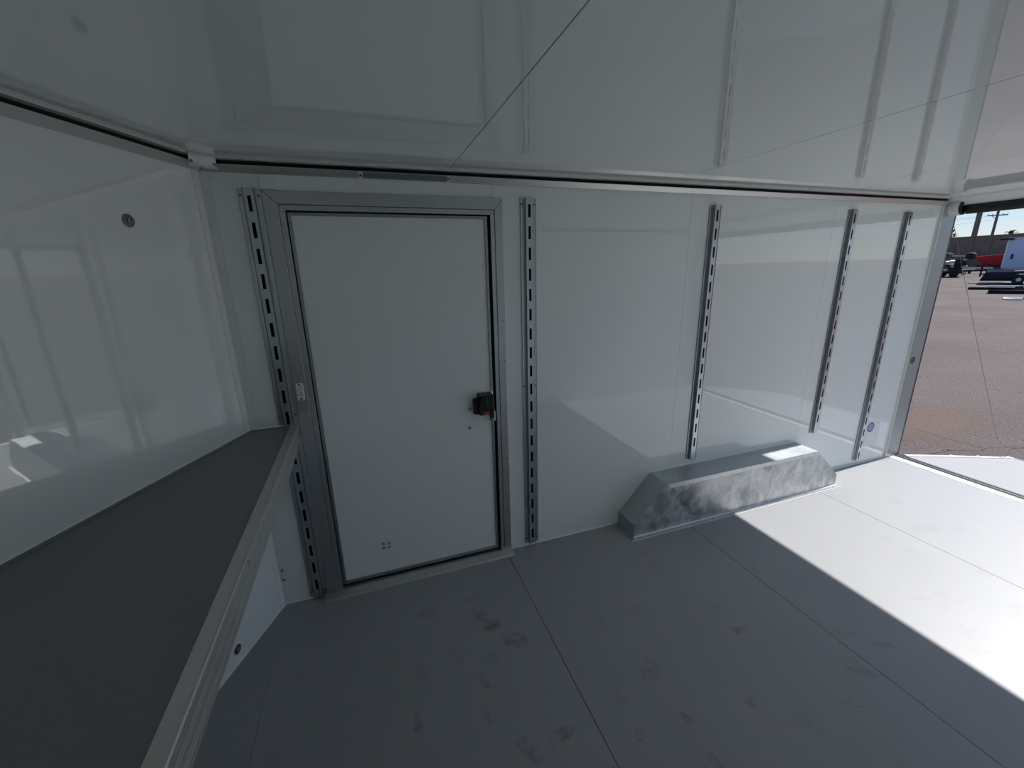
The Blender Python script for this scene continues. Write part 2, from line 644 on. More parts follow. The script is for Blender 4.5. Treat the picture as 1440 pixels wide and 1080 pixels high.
# door opening in the side wall
DX0, DX1, DZ0, DZ1 = 0.300, 1.310, 0.0, 1.995
wb = MB()
wb.box(XC - .02, DX0, .004, .06, -.12, H + .1)
wb.box(DX1, 5.055, .004, .06, -.12, H + .1)
wb.box(DX0, DX1, .004, .06, DZ1, H + .1)
wb.box(DX0, DX1, .004, .06, -.12, DZ0)
wall_back = struct(wb.build('wall_back', M_core), 'long white side wall with the entry door and slotted tracks')
p = MB()
p.box(.1055, DX0, 0, .004, 0, H)
p.box(DX1, 1.3105, 0, .004, 0, H)
p.box(DX0, 1.2855 - .0005, 0, .004, DZ1, H)
p.build('wall_panel', M_wall, wall_back)
p = MB()
p.box(1.2865, DX1, 0, .004, DZ1, H)
p.box(DX1 + .0005, 2.4992, 0, .004, 0, H)
p.build('wall_panel', M_wall, wall_back)
MB().box(2.5008, 3.7002, 0, .004, 0, H).build('wall_panel', M_wall, wall_back)
MB().box(3.7018, XR, 0, .004, 0, H).build('wall_panel', M_wall, wall_back)

# opposite wall (behind the camera, seen only in reflections)
wn_ = MB().box(XC - .02, 5.055, -W - .06, -W - .004, -.12, H + .1)
wall_near = struct(wn_.build('wall_near', M_core), 'white side wall opposite the entry door')
for a, b_ in ((XC, 1.2855), (1.2865, 2.4992), (2.5008, 3.7002), (3.7018, XR)):
    MB().box(a + .0005, b_ - .0005, -W - .004, -W, 0, H).build('wall_panel', M_wall, wall_near)


def nose_wall(name, a, b, label, strip_at_a):
    a = Vector(a)
    b = Vector(b)
    d = (b - a).normalized()
    n = Vector((-d.y, d.x, 0))
    if n.x < 0:
        n = -n
    back = -n * .06
    o = struct(MB().poly([a - n * .004, b - n * .004, b - n * .004 + Vector((0, 0, H + .1)), a - n * .004 + Vector((0, 0, H + .1))], -n * .056).build(name, M_core), label)
    for s0, s1 in strip_at_a:
        q0 = a + d * s0
        q1 = a + d * s1
        MB().poly([q0, q1, q1 + Vector((0, 0, H)), q0 + Vector((0, 0, H))], -n * .004).build('wall_panel', M_wall, o)
    return o, d, n


LEN = (APEX - Vector((XC, 0, 0))).length
wall_left, nd, nn = nose_wall('wall_left', (XC, 0, 0), APEX, 'angled white nose wall left of the door above the bench', ((.0345, LEN),))
nose_wall('wall_front', APEX, (XC, -W, 0), 'other angled white nose wall behind the bench', ((0, LEN),))

# corner angle trim: one leg on each wall, a hair proud
tr = MB()
tr.poly([(XC, -.0015, 0), (.105, -.0015, 0), (.105, .004, 0), (XC, .004, 0)], (0, 0, H))
A = Vector((XC, 0, 0))
tr.poly([A + NN * .0015, A + ND * .034 + NN * .0015, A + ND * .034 - NN * .004, A - NN * .004], (0, 0, H))
trim1 = struct(tr.build('trim_1', M_white), 'white corner angle between nose wall and side wall')
for z in (.207, .150):
    put_screw(trim1, (.088, -.0015, z), (0, -1, 0), ME_screw_big)

# cove rail along the top of the side wall and of the nose wall: sloping face, dark slot, top lip
def rail(name, a, b, out, label, ext=0.0):
    a = Vector(a)
    b = Vector(b)
    o = Vector(out)
    d = b - a

    def pr(pts):
        return [a + o * y + Vector((0, 0, z)) for y, z in pts]

    face = MB().poly(pr([(0, 2.080), (.010, 2.080), (.012, 2.083), (.027, 2.1035), (.027, 2.1055), (.004, 2.1055), (0, 2.1055)]), d)
    r = struct(face.build(name, M_alu_rail), label)
    MB().poly(pr([(0, 2.1055), (.008, 2.1055), (.008, 2.1235), (0, 2.1235)]), d).build('rail_slot', M_gap, r)
    MB().poly(pr([(0, 2.1235), (.036, 2.1235), (.036, 2.1295), (0, 2.1295)]), d).build('rail_lip', M_plate, r)
    return r


rail_a = rail('trim_2', (XC + .02, 0, 0), (XR, 0, 0), (0, -1, 0), 'aluminium cove rail with dark slot along top of door wall')
rail_b = rail('trim_3', Vector((XC, 0, 0)), APEX, NN, 'aluminium cove rail with dark slot along top of nose wall')
rail_c = rail('trim_4', (XC + .02, -W, 0), (XR, -W, 0), (0, 1, 0), 'aluminium cove rail along top of the opposite wall')

# white caulk beads along floor edge
bead = MB()
bead.poly([(.075, 0, 0), (.075, -.006, 0), (.075, 0, .006)], (.21, 0, 0))
bead.poly([(1.336, 0, 0), (1.336, -.006, 0), (1.336, 0, .006)], (.77, 0, 0))
bead.poly([A, A + NN * .006, A + Vector((0, 0, .006))], ND * 1.35)
bead.poly([(3.96, 0, 0), (3.96, -.006, 0), (3.96, 0, .006)], (.92, 0, 0))
struct(bead.build('baseboard_back', M_bead), 'thin white caulk bead where walls meet the floor')

# rear edge: bright floor-edge strip, black grooved sill, posts, header
tre = MB().box(XR + .008, 4.962, -W, .0, -.012, .0015)
struct(tre.build('trim_5', M_plate), 'bright aluminium strip along rear edge of the floor')
si = MB().box(4.962, 5.064, -W, .0, -.14, -.016)
for k in range(4):
    x = 4.966 + k * .026
    si.box(x, x + .011, -W, .0, -.016, -.004)
sill = struct(si.build('trim_6', M_sill), 'black grooved rubber sill across the rear opening')
MB().box(5.012, 5.016, -W, 0, -.016, -.001).build('sill_rib', M_alu, sill)
for s, y0, nm in ((1, 0, 'trim_7'), (-1, -W, 'trim_8')):
    q = MB()
    ya, yb = (y0 - .012, y0 + .06) if s > 0 else (y0 - .06, y0 + .012)
    q.box(4.848, 5.012, ya, yb, -.12, 2.10)
    post = struct(q.build(nm, M_post, bevel=.003), 'grey metal post at the rear corner' if s > 0 else 'grey metal post at the far rear corner')
    yi = ya if s > 0 else yb
    MB().box(4.844, 4.852, min(yi - s * .003, yi + s * .0118), max(yi - s * .003, yi + s * .0118), .0, 2.08).build('post_lip', M_plate, post)
    MB().box(5.012, 5.047, min(yi + s * .008, yi + s * .07), max(yi + s * .008, yi + s * .07), -.14, 2.2).build('post_outer_skin', M_outer, post)
    if s > 0:
        MB().lathe([(.030, 0), (.029, .0012), (.006, .0016)], (4.913, yi, .878), (0, -1, 0), 20).build('round_plug', M_plug, post, smooth=False)
hd = MB().poly([(XR, 0, 2.128), (XR, 0, 2.155), (5.06, 0, 2.20), (5.06, 0, 2.045), (5.03, 0, 2.045), (4.93, 0, 2.085), (XR + .006, 0, 2.12)], (0, -W, 0))
header = struct(hd.build('trim_9', M_white, bevel=.003), 'pale header beam above the rear opening')
MB().box(XR - .012, XR + .008, -W + .03, -.15, 2.1225, 2.1305).build('header_strip', M_bead, header)

# exterior skin so the trailer reads from outside
ex = MB().box(XC - .1, 5.06, .062, .07, -.16, H + .12).box(XC - .1, 5.06, -W - .07, -W - .062, -.16, H + .12)
ex.box(-.6, 5.06, -W - .07, .07, H + .108, H + .125)
struct(ex.build('wall_outer', M_white), 'white outer skin of the trailer')

# ------------------------------------------------------------------ entry door
door = bpy.data.objects.new('door_1', None)
C.objects.link(door)
door.location = (.81, 0, 0)
door['kind'] = 'structure'
door['label'] = 'white entry door in a wide mitred aluminium frame'
door['category'] = 'door'
# outer flange (mitred)
OX0, OX1, OZ = .283, 1.334, 2.019
IX0, IX1, IZ = .338, 1.291, 1.965
JX0, JX1, JZ = .362, 1.269, 1.941
m_ = .0008
YF = -.012


def fr(pts, y0, y1):
    return MB().poly([(x, y0, z) for x, z in pts], (0, y1 - y0, 0))


fr([(OX0, .02), (IX0, .02), (IX0, IZ - m_), (OX0, OZ - m_)], YF, .03).build('frame_side', M_alu, door, bevel=.002)
fr([(OX1, .02), (IX1, .02), (IX1, IZ - m_), (OX1, OZ - m_)], YF, .03).build('frame_side', M_alu, door, bevel=.002)
fr([(OX0 + m_, OZ), (IX0 + m_, IZ), (IX1 - m_, IZ), (OX1 - m_, OZ)], YF, .03).build('frame_head', M_alu, door, bevel=.002)
fr([(IX0 + .0015, .02), (JX0, .02), (JX0, JZ - m_), (IX0 + .0015, IZ - .0015)], -.009, .045).build('inner_flange', M_alu, door, bevel=.001)
fr([(IX1 - .0015, .02), (JX1, .02), (JX1, JZ - m_), (IX1 - .0015, IZ - .0015)], -.009, .045).build('inner_flange', M_alu, door, bevel=.001)
fr([(IX0 + .003, IZ - .0015), (JX0 + m_, JZ), (JX1 - m_, JZ), (IX1 - .003, IZ - .0015)], -.009, .045).build('inner_flange', M_alu, door, bevel=.001)
MB().box(JX0 - .01, JX1 + .01, .030, .05, .0, JZ + .01).build('gasket', M_black, door)
# leaf
LX0, LX1, LZ0, LZ1 = .381, 1.240, .052, 1.922
leaf = MB().box(LX0, LX1, .003, .028, LZ0, LZ1).build('door_leaf', M_leaf, door)
ED = .013
# gap wider on the latch side, as in the picture
fr([(LX0 - .014, LZ0 - .016), (LX0, LZ0), (LX0, LZ1), (LX0 - .014, LZ1 + ED)], -.004, .027).build('edge_trim', M_alu_dk, leaf, bevel=.002)
fr([(LX1 + ED, LZ0 - .016), (LX1, LZ0), (LX1, LZ1), (LX1 + ED, LZ1 + ED)], -.004, .027).build('edge_trim', M_alu_dk, leaf, bevel=.002)
fr([(LX0 - .014, LZ1 + ED), (LX0, LZ1), (LX1, LZ1), (LX1 + ED, LZ1 + ED)], -.004, .027).build('edge_trim', M_alu_dk, leaf, bevel=.002)
fr([(LX0 - .014, LZ0 - .018), (LX0, LZ0), (LX1, LZ0), (LX1 + ED, LZ0 - .018)], -.004, .027).build('edge_trim', M_alu_dk, leaf, bevel=.002)
for x, z in ((.40, 1.9285), (.80, 1.9285), (1.21, 1.9285), (.374, 1.89), (.374, 1.42), (.374, .78), (.374, .47), (.40, .043), (.80, .043), (1.22, .043), (1.246, 1.35), (1.246, .52)):
    put_screw(leaf, (x, -.004, z), (0, -1, 0))
for x, z in ((.592, .231), (.624, .227), (.593, .205), (.623, .202)):
    put_screw(leaf, (x, .003, z), (0, -1, 0), ME_screw_big)
# threshold: sill bar sloping into the room
th = MB().poly([(.272, -.072, 0), (.272, -.067, .010), (.272, -.030, .026), (.272, .03, .026), (.272, .03, 0)], (1.064, 0, 0))
th.build('threshold', M_alu, door, bevel=.002)
put_screw(door, (.80, -.055, .0155), (0, -.38, 1), ME_screw)
# frame screws and small label plate
for x, z in ((1.323, 1.42), (1.325, 1.20), (1.322, .62)):
    put_screw(door, (x, YF, z), (0, -1, 0), ME_screw)
pl = MB()
pts = []
cx0, cz0, hw, hh, r = .3085, 1.146, .0165, .042, .008
for (sx, sz, a0) in ((1, 1, 0), (-1, 1, 90), (-1, -1, 180), (1, -1, 270)):
    for k in range(4):
        t = math.radians(a0 + k * 30)
        pts.append((cx0 + sx * (hw - r) + r * math.cos(t), YF - .0005, cz0 + sz * (hh - r) + r * math.sin(t)))
plate = pl.poly(pts, (0, -.002, 0)).build('name_plate', M_label, door)
plate['label'] = 'small pale plate screwed to the left frame'
for z in (1.180, 1.112):
    put_screw(plate, (cx0, YF - .0025, z), (0, -1, 0), ME_screw_dark)
lines = MB()
for k, (w_, z) in enumerate(((.011, 1.163), (.013, 1.152), (.010, 1.143), (.013, 1.134), (.009, 1.126))):
    lines.box(cx0 - w_, cx0 + w_ * (.7 if k % 2 else 1), YF - .0028, YF - .0024, z, z + .0022)
lines.build('print', M_ink, plate)

# latch (rotary paddle lock on a backing plate)
latch = thing('door_latch', (1.19, -.004, .975), 'black paddle latch with chrome backing at the right edge of the door', 'latch')
latch.parent = door
latch.matrix_parent_inverse = parent_inv(door)
del latch['category'], latch['label']
YL = .003
MB().box(1.158, 1.249, -.012, YL, .905, 1.040).build('backing_plate', M_chrome, latch, bevel=.002)
MB().box(1.161, 1.243, -.052, -.012, .918, 1.030).build('latch_body', M_blackp, latch, bevel=.006)
MB().poly([(1.132, -.030, .925), (1.132, -.030, 1.012), (1.162, -.034, 1.018), (1.162, -.034, .918)], (0, .016, 0)).build('paddle', M_blackp, latch, bevel=.005)
MB().poly([(1.168, -.054, .952), (1.172, -.062, 1.022), (1.205, -.062, 1.024), (1.210, -.054, .950)], (0, .012, 0)).build('paddle', M_blackp, latch, bevel=.004)
MB().box(1.185, 1.214, -.056, -.04, .921, .936).build('lock_tab', M_orange, latch, bevel=.003)
MB().box(1.222, 1.243, -.050, -.01, .897, .95).build('lock_lever', M_blackp, latch, bevel=.004)
MB().tube((1.226, -.03, .897), (1.226, -.03, .880), .004, n=8).build('lock_pin', M_blackp, latch)
MB().box(1.247, 1.254, -.03, .0, .87, .93).build('strike_clip', M_chrome, latch, bevel=.002)
put_screw(latch, (1.121, YL, .945), (0, -1, 0), ME_screw_big)
put_screw(latch, (1.115, YL, .838), (0, -1, 0), ME_screw_big)

# ------------------------------------------------------------------ slotted wall tracks
def track(x0, z0, z1, ztop_slot, label, width=.085):
    t = thing('wall_track', (x0 + width / 2, 0, z0), label, 'wall track', 'slotted tracks on the door wall')
    D = -.022
    h0, h1 = .021, .064          # ridge
    s0, s1 = .036, .0495         # slot
    ch = MB()
    # flanges, lips and ridge sides
    ch.box(x0, x0 + h0, -.003, 0, z0, z1)
    ch.box(x0 + h1, x0 + width, -.003, 0, z0, z1)
    ch.box(x0, x0 + .003, -.007, 0, z0, z1)
    ch.box(x0 + width - .003, x0 + width, -.007, 0, z0, z1)
    ch.box(x0 + h0 - .007, x0 + h0 - .0045, -.006, 0, z0, z1)
    ch.box(x0 + h0, x0 + h0 + .002, D, 0, z0, z1)
    ch.box(x0 + h1 - .002, x0 + h1, D, 0, z0, z1)
    # ridge face with real slots: two stringers and the webs between slots
    ch.box(x0 + h0, x0 + s0, D, D + .002, z0, z1)
    ch.box(x0 + s1, x0 + h1, D, D + .002, z0, z1)
    zt = z1
    z = ztop_slot
    while z - .0625 > z0 + .012:
        ch.box(x0 + s0, x0 + s1, D, D + .002, z, zt)
        zt = z - .0625
        z -= .104
    ch.box(x0 + s0, x0 + s1, D, D + .002, z0, zt)
    ch.build('channel', M_zinc, t)
    MB().box(x0 + h0 + .0022, x0 + h1 - .0022, -.0012, -.0002, z0 + .001, z1 - .001).build('channel_back', M_gap, t)
    zs = [z1 - .028, (z0 + z1) / 2 + .02, z0 + .03]
    for zz in zs:
        put_screw(t, (x0 + .0095, -.003, zz), (0, -1, 0), ME_screw_dark)
        put_screw(t, (x0 + width - .011, -.003, zz), (0, -1, 0), ME_screw_dark)
    return t


track(.1955, .008, 2.024, 1.994, 'long slotted metal wall track left of the door, cut by the grey bench top')
track(1.430, .020, 2.024, 1.994, 'long slotted metal wall track just right of the door, reaching nearly to the floor')
track(2.634, .378, 2.024, 1.994, 'slotted metal wall track ending above the left half of the galvanised wheel box')
track(3.830, .388, 2.028, 1.998, 'slotted metal wall track ending above the right end of the wheel box')
track(4.420, .047, 2.024, 1.994, 'slotted metal wall track nearest the rear opening, beside the round blue seal')

# ------------------------------------------------------------------ small plates on the top rail
cov = thing('rail_cover', (.873, -.03, 2.098), 'narrow aluminium cover strip clipped onto the top rail above the door', 'cover')
sl = Vector((0, -.015, .0205)).normalized()
nrm = Vector((0, -sl.z, sl.y))


def on_face(x, t, o):
    q = Vector((x, -.012, 2.083)) + sl * t + nrm * o
    return q


def face_box(x0, x1, t0, t1, o0, o1):
    m = MB()
    m.poly([on_face(x0, t0, o0), on_face(x0, t1, o0), on_face(x0, t1, o1), on_face(x0, t0, o1)], (x1 - x0, 0, 0))
    return m


face_box(.690, 1.060, .001, .0245, .0006, .006).build('strip', M_alu_dk, cov, bevel=.001)
face_box(.674, .690, -.002, .027, .0004, .009).build('end_clip', M_plate, cov, bevel=.001)
face_box(1.060, 1.074, -.002, .027, .0004, .009).build('end_clip', M_plate, cov, bevel=.001)
put_screw(cov, on_face(.682, .013, .009), nrm, ME_screw_dark)
put_screw(cov, on_face(1.067, .016, .009), nrm, ME_screw_dark)

# bright plate bridging the two rails at the corner
cp = thing('corner_plate', (.10, -.045, 2.085), 'bright crimped metal plate bridging the two top rails at the corner', 'plate')
P0 = Vector((.0725, -.0870, 0))
P1 = Vector((.147, -.037, 0))
dd = (P1 - P0).normalized()
ou = Vector((dd.y, -dd.x, 0))
pm = MB()
prof = [(-.004, 2.083), (.003, 2.086), (-.002, 2.090), (.004, 2.100), (.006, 2.118), (.004, 2.1285)]
back = [(y - .003, z) for y, z in reversed(prof)]
pm.poly([P0 + ou * y + Vector((0, 0, z)) for y, z in prof + back], P1 - P0)
pm.build('plate', M_plate, cp)
MB().poly([P0 - dd * .004 + ou * .001 + Vector((0, 0, 2.0815)), P0 - dd * .004 + ou * .001 + Vector((0, 0, 2.085)), P0 - dd * .004 + ou * .006 + Vector((0, 0, 2.085)), P0 - dd * .004 + ou * .006 + Vector((0, 0, 2.0815))], (P1 - P0) * 1.1).build('crimp', M_plate, cp)
put_screw(cp, P0 + dd * .007 + ou * .0045 + Vector((0, 0, 2.098)), ou, ME_screw_dark)
put_screw(cp, P1 - dd * .007 + ou * .0045 + Vector((0, 0, 2.098)), ou, ME_screw_dark)

wc = thing('cable_cover', (.312, 0, 2.022), 'small white cable cover between top rail and door frame corner', 'cover')
MB().box(.280, .340, -.012, -.0002, 2.0205, 2.079).build('cover_body', M_white, wc, bevel=.004)
MB().box(.3385, .3425, -.010, -.0002, 2.022, 2.077).build('cover_edge', M_bead, wc)

# ------------------------------------------------------------------ nose bench
bench = thing('bench', (.0, -1.0, .895), 'grey topped built-in bench with a broad aluminium front edge in the nose', 'bench')
ZB = .981
q0 = A + NN * .001
top = MB()
t_r = Vector((.245, -.003, ZB - .018))
t_n = Vector((.281, -W + .003, ZB - .018))
top.poly([A + NN * .002 + Vector((.002, -.002, ZB - .018)), t_r, t_n, Vector((XC + .004, -W + .003, ZB - .018)), Vector((APEX.x + .006, -W / 2, ZB - .018))], (0, 0, .018))
top.build('bench_top', M_bench, bench)
# front extrusion: flat top flange, rounded nose, grooved face
fe = MB()
sec = [(-.034, ZB - .012), (-.034, ZB + .003), (-.006, ZB + .003), (-.002, ZB + .0015), (0, ZB - .003),
       (0, .957), (-.003, .955), (0, .953), (0, .948), (-.003, .946), (0, .944),
       (0, .927), (-.003, .925), (0, .923), (0, .918), (-.003, .916), (0, .914), (0, .898), (-.004, .895), (-.012, .895), (-.012, ZB - .012)]
ea = Vector((.276, -.004, 0))
eb = Vector((.276 + .0118 * (W - .008), -W + .004, 0))
fe.poly([ea + Vector((y, 0, z)) for y, z in sec], eb - ea)
fedge = fe.build('front_edge', M_alu_rail, bench)
# upstand angle around the back
for a_, d_, n_, l_ in ((A, ND, NN, LEN), (Vector((XC, 0, 0)), Vector((1, 0, 0)), Vector((0, -1, 0)), .185)):
    u = MB()
    o = a_ + Vector((0, 0, ZB))
    ln = d_ * (l_ - .004)
    s = o + d_ * .002
    u.poly([s + n_ * .002 + Vector((0, 0, .0002)), s + n_ * .024 + Vector((0, 0, .0002)), s + n_ * .024 + Vector((0, 0, .0025)), s + n_ * .005 + Vector((0, 0, .0035)), s + n_ * .002 + Vector((0, 0, .0035))], ln)
    u.build('back_angle', M_alu_dk if False else M_bench, bench)
    MB().poly([s + n_ * .0018 + Vector((0, 0, .0035)), s + n_ * .0065 + Vector((0, 0, .0035)), s + n_ * .0018 + Vector((0, 0, .009))], ln).build('caulk_bead', M_bead, bench)
put_screw(bench, (.2762, -.020, .951 - .012), (1, 0, 0), ME_screw_dark)
put_screw(bench, (.287, -1.03, .968), (1, 0, 0), ME_screw)


# ------------------------------------------------------------------ bolts on the nose wall
def wall_bolt(s, z, label):
    p = A + ND * s + Vector((0, 0, z))
    t = thing('wall_bolt', p, label, 'bolt', None)
    MB().lathe([(.021, 0), (.021, .002), (.0195, .003), (.012, .0035)], p + NN * .0003, NN, 22).build('washer', M_bolt, t)
    MB().lathe([(.011, 0), (.011, .005), (.009, .0065), (.0055, .0068), (.0045, .003)], p + NN * .0038, NN, 6).build('bolt_head', M_screw, t)


wall_bolt(.342, 1.860, 'round bolt head with dark washer high on the nose wall above the bench')
wall_bolt(.332, .068, 'round dark bolt low on the nose wall under the bench')

# ------------------------------------------------------------------ wheel box
wbx = thing('wheel_box', (3.0, -.09, 0), 'galvanised sheet metal wheel box with sloping ends on the floor by the wall', 'wheel box')
x0, x1, x2, x3 = 2.105, 2.341, 3.692, 3.955
zf, zt_, yb = .092, .333, -.181
prof = [(x0, .002), (x3, .002), (x3, zf), (x2, zt_), (x1, zt_), (x0, zf)]
MB().poly([(x, yb, z) for x, z in prof], (0, .0025, 0)).build('front_sheet', M_galv, wbx)
bd = MB()
ring = [(x0, .002), (x0, zf), (x1, zt_), (x2, zt_), (x3, zf), (x3, .002)]
for nm_, (a_, b_) in zip(('end_sheet', 'slope_sheet', 'top_sheet', 'slope_sheet', 'end_sheet'), zip(ring[:-1], ring[1:])):
    dv = Vector((b_[0] - a_[0], 0, b_[1] - a_[1])).normalized()
    inn = Vector((dv.z, 0, -dv.x)) * .0025
    MB().poly([(a_[0], yb + .0002, a_[1]), (b_[0], yb + .0002, b_[1]), (b_[0], -.0005, b_[1]), (a_[0], -.0005, a_[1])], inn).build(nm_, M_galvp, wbx)
# folded lap along the top front edge
MB().box(x1 + .01, x2 - .004, yb - .0022, yb - .0002, zt_ - .030, zt_ + .0006).build('folded_lap', M_lap, wbx)
fl_ = MB()
fl_.box(x0 - .032, x3 + .032, yb - .030, yb, .0004, .0026)
fl_.box(x0 - .032, x0, yb, -.001, .0004, .0026)
fl_.box(x3, x3 + .032, yb, -.001, .0004, .0026)
fl_.build('floor_flange', M_alu, wbx)
MB().poly([(x0 - .034, yb - .029, .0026), (x0 - .034, yb - .034, .0026), (x0 - .034, yb - .034, .0002), (x0 - .034, yb - .029, .0002)], (x3 - x0 + .068, 0, 0)).build('caulk_bead', M_bead, wbx)
MB().poly([(x0 - .001, yb, .0026), (x0 - .001, yb - .006, .0026), (x0 - .001, yb, .008)], (x3 - x0 + .002, 0, 0)).build('caulk_bead', M_bead, wbx)
wall_bead = MB()
for a_, b_ in zip(ring[:-1], ring[1:]):
    dv = Vector((b_[0] - a_[0], 0, b_[1] - a_[1]))
    up = Vector((-dv.z, 0, dv.x)).normalized()
    aa = Vector((a_[0], 0, a_[1]))
    wall_bead.poly([aa + Vector((0, -.0006, 0)), aa + Vector((0, -.0045, 0)), aa + up * .0045 + Vector((0, -.0006, 0))], dv)
wall_bead.build('caulk_bead', M_bead, wbx)
for k in range(7):
    put_screw(wbx, (x0 + .03 + k * (x3 - x0 - .06) / 6, yb - .017, .0026), (0, 0, 1), ME_screw)

# ------------------------------------------------------------------ sticker by the last track
st = thing('wall_sticker', (4.615, 0, .145), 'pale rectangular wall sticker with a round blue seal beside the last track', 'patch')
MB().box(4.535, 4.697, -.0008, -.0002, .150, .390).build('sheet', M_white, st)  # thin pale rectangle; a blue disc and rim lie on it
MB().lathe([(.036, 0), (.036, .0004)], (4.578, -.0009, .325), (0, -1, 0), 28).build('disc', M_blue, st)
MB().lathe([(.044, 0), (.044, .0003), (.041, .0003), (.041, 0)], (4.578, -.0008, .325), (0, -1, 0), 28).build('disc_rim', M_blue, st)

# ------------------------------------------------------------------ ramp door, torsion tube, cable
ramp = thing('ramp_door', (5.07, -W / 2, 0), 'lowered white rear ramp door lying on the asphalt beyond the sill', 'ramp door')
rd = Vector((1.925, 0, -.367))
ru = Vector((.367, 0, 1.925)).normalized()
ra = Vector((5.068, -.03, -.006))
wv_ = Vector((0, -W + .06, 0))
MB().poly([ra, ra + rd, ra + rd + Vector((0, wv_.y, 0)), ra + wv_], -ru * .045).build('ramp_panel', M_ramp, ramp, bevel=.004)
rl = MB()
for yy in (-.03, -W + .03):
    s_ = 1 if yy > -.1 else -1
    e0 = Vector((5.075, yy, -.006))
    rl.poly([e0 - ru * .047, e0 + Vector((0, s_ * .006, 0)) - ru * .047, e0 + Vector((0, s_ * .006, 0)) + ru * .004, e0 - Vector((0, s_ * .03, 0)) + ru * .004, e0 - Vector((0, s_ * .03, 0)) + ru * .001, e0 + ru * .001], rd * .985)
rl.build('side_edging', M_plate, ramp)
e0 = ra + rd * .985 + ru * .0005
MB().poly([e0, e0 + ru * .004, e0 + ru * .004 + rd * .014, e0 + rd * .014 - ru * .046, e0 + rd * .011 - ru * .046, e0 + rd * .011], wv_).build('end_edging', M_alu, ramp)
for tt in (.37, .62, .93):
    pb = Vector((5.07, -.045, -.006)) + rd * tt + ru * .001
    MB().box(pb.x - .03, pb.x + .03, pb.y - .012, pb.y + .012, pb.z - .012, pb.z + .012).build('bump_stop', M_plate, ramp, bevel=.005)
hg = MB()
hg.tube((5.066, -.03, -.030), (5.066, -W + .03, -.030), .010, n=10)
hg.build('hinge', M_alu, ramp)

tt_ = thing('torsion_tube', (4.985, -W / 2, 2.05), 'black torsion spring tube with a pale end drum under the rear header', 'tube')
MB().tube((4.985, -.088, 2.047), (4.985, -W + .115, 2.047), .0375, n=24).build('tube', M_blackp, tt_, smooth=False)
TY = -.0125
MB().lathe([(.053, 0), (.053, .058), (.050, .062), (.038, .062), (.036, .03)], (4.950, TY, 2.057), (0, -1, 0), 28).build('end_drum', M_white, tt_)
MB().lathe([(.051, 0), (.0515, .012), (.047, .016), (.034, .016), (.032, .004)], (4.950, TY - .059, 2.057), (0, -1, 0), 28).build('drum_ring', M_black, tt_)
MB().lathe([(.026, 0), (.026, .012)], (4.950, TY - .05, 2.055), (0, -1, 0), 20).build('bushing', M_purple, tt_)
MB().box(4.955, 5.04, -.094, -.086, 2.015, 2.10).build('tube_bracket', M_alu, tt_, bevel=.003)

cb = thing('lift_cable', (5.05, -.04, 2.0), 'thin steel lift cable running from the rear post down to the ramp door', 'cable')
c0 = Vector((5.10, .050, 2.02))
c1 = Vector((5.07, -.045, -.006)) + rd * .86 + ru * .010
pts = []
for k in range(15):
    t = k / 14
    pts.append(c0.lerp(c1, t) - Vector((0, 0, .06 * t * (1 - t))))
cu = MB()
for a_, b_ in zip(pts[:-1], pts[1:]):
    cu.tube(a_, b_, .0016, n=6, cap=False)
cu.build('wire', M_wire, cb)
MB().lathe([(.012, 0), (.012, .008), (.006, .012)], c1 - ru * .006, ru, 10).build('cable_anchor', M_alu, cb)

# ------------------------------------------------------------------ yard: block wall, poles, palm
pw = thing('perimeter_wall', (66, 22, gz(66)), 'long tan block wall closing off the yard', 'wall')
X_W = 66.0
zb_, zt2 = gz(X_W) - .3, gz(X_W) + 3.45
k = 0
y = 12.0
while y < 44:
    MB().box(X_W, X_W + .22, y + .02, y + 1.5 - .02, zb_, zt2).build('wall_panel', M_block, pw)
    y += 1.5
MB().box(X_W - .05, X_W + .27, 11.9, 44.1, zt2, zt2 + .10).build('coping', M_block, pw)


def at(az_deg, rng):
    a = math.radians(az_deg)
    return cam.location.x + rng * math.cos(a), cam.location.y + rng * math.sin(a)


CX, CY, CZ = .6427, -2.1055, 1.6716


def pos(az, rng):
    a = math.radians(az)
    return CX + rng * math.cos(a), CY + rng * math.sin(a)


px, py = pos(24.09, 78)
p1 = thing('utility_pole', (px, py, gz(px)), 'thick dark utility pole beyond the wall, left of the crossarm pole', 'pole')
MB().tube((px, py, gz(px) - .3), (px, py, 15), .27, .22, n=14).build('shaft', M_pole, p1, smooth=False)
MB().tube((px, py, 14.2), (px, py, 15.3), .32, .05, n=14).build('pole_cap', M_pole, p1)
px, py = pos(23.01, 95)
p2 = thing('utility_pole', (px, py, gz(px)), 'thin utility pole with a crossarm beyond the wall', 'pole')
MB().tube((px, py, gz(px) - .3), (px, py, 8.9), .19, .14, n=12).build('shaft', M_pole, p2)
ca = Vector((-math.sin(math.radians(23)), math.cos(math.radians(23)), .02))
arm_c = Vector((px, py, 7.9))
MB().poly([arm_c - ca * 0.95 + Vector((0, 0, -.07)), arm_c - ca * 0.95 + Vector((0, 0, .07)), arm_c + ca * 0.95 + Vector((0, 0, .07)), arm_c + ca * 0.95 + Vector((0, 0, -.07))], (.14, 0, 0)).build('crossarm', M_pole, p2)
for s in (-.95, -.5, .5, .95):
    b0 = arm_c + ca * s + Vector((.07, 0, .07))
    MB().tube(b0, b0 + Vector((0, 0, .16)), .05, .04, n=8).build('insulator', M_pole, p2)
bb = arm_c + Vector((0, 0, -.55))
MB().tube(bb, arm_c + ca * .6, .035, n=6).build('brace', M_pole, p2)
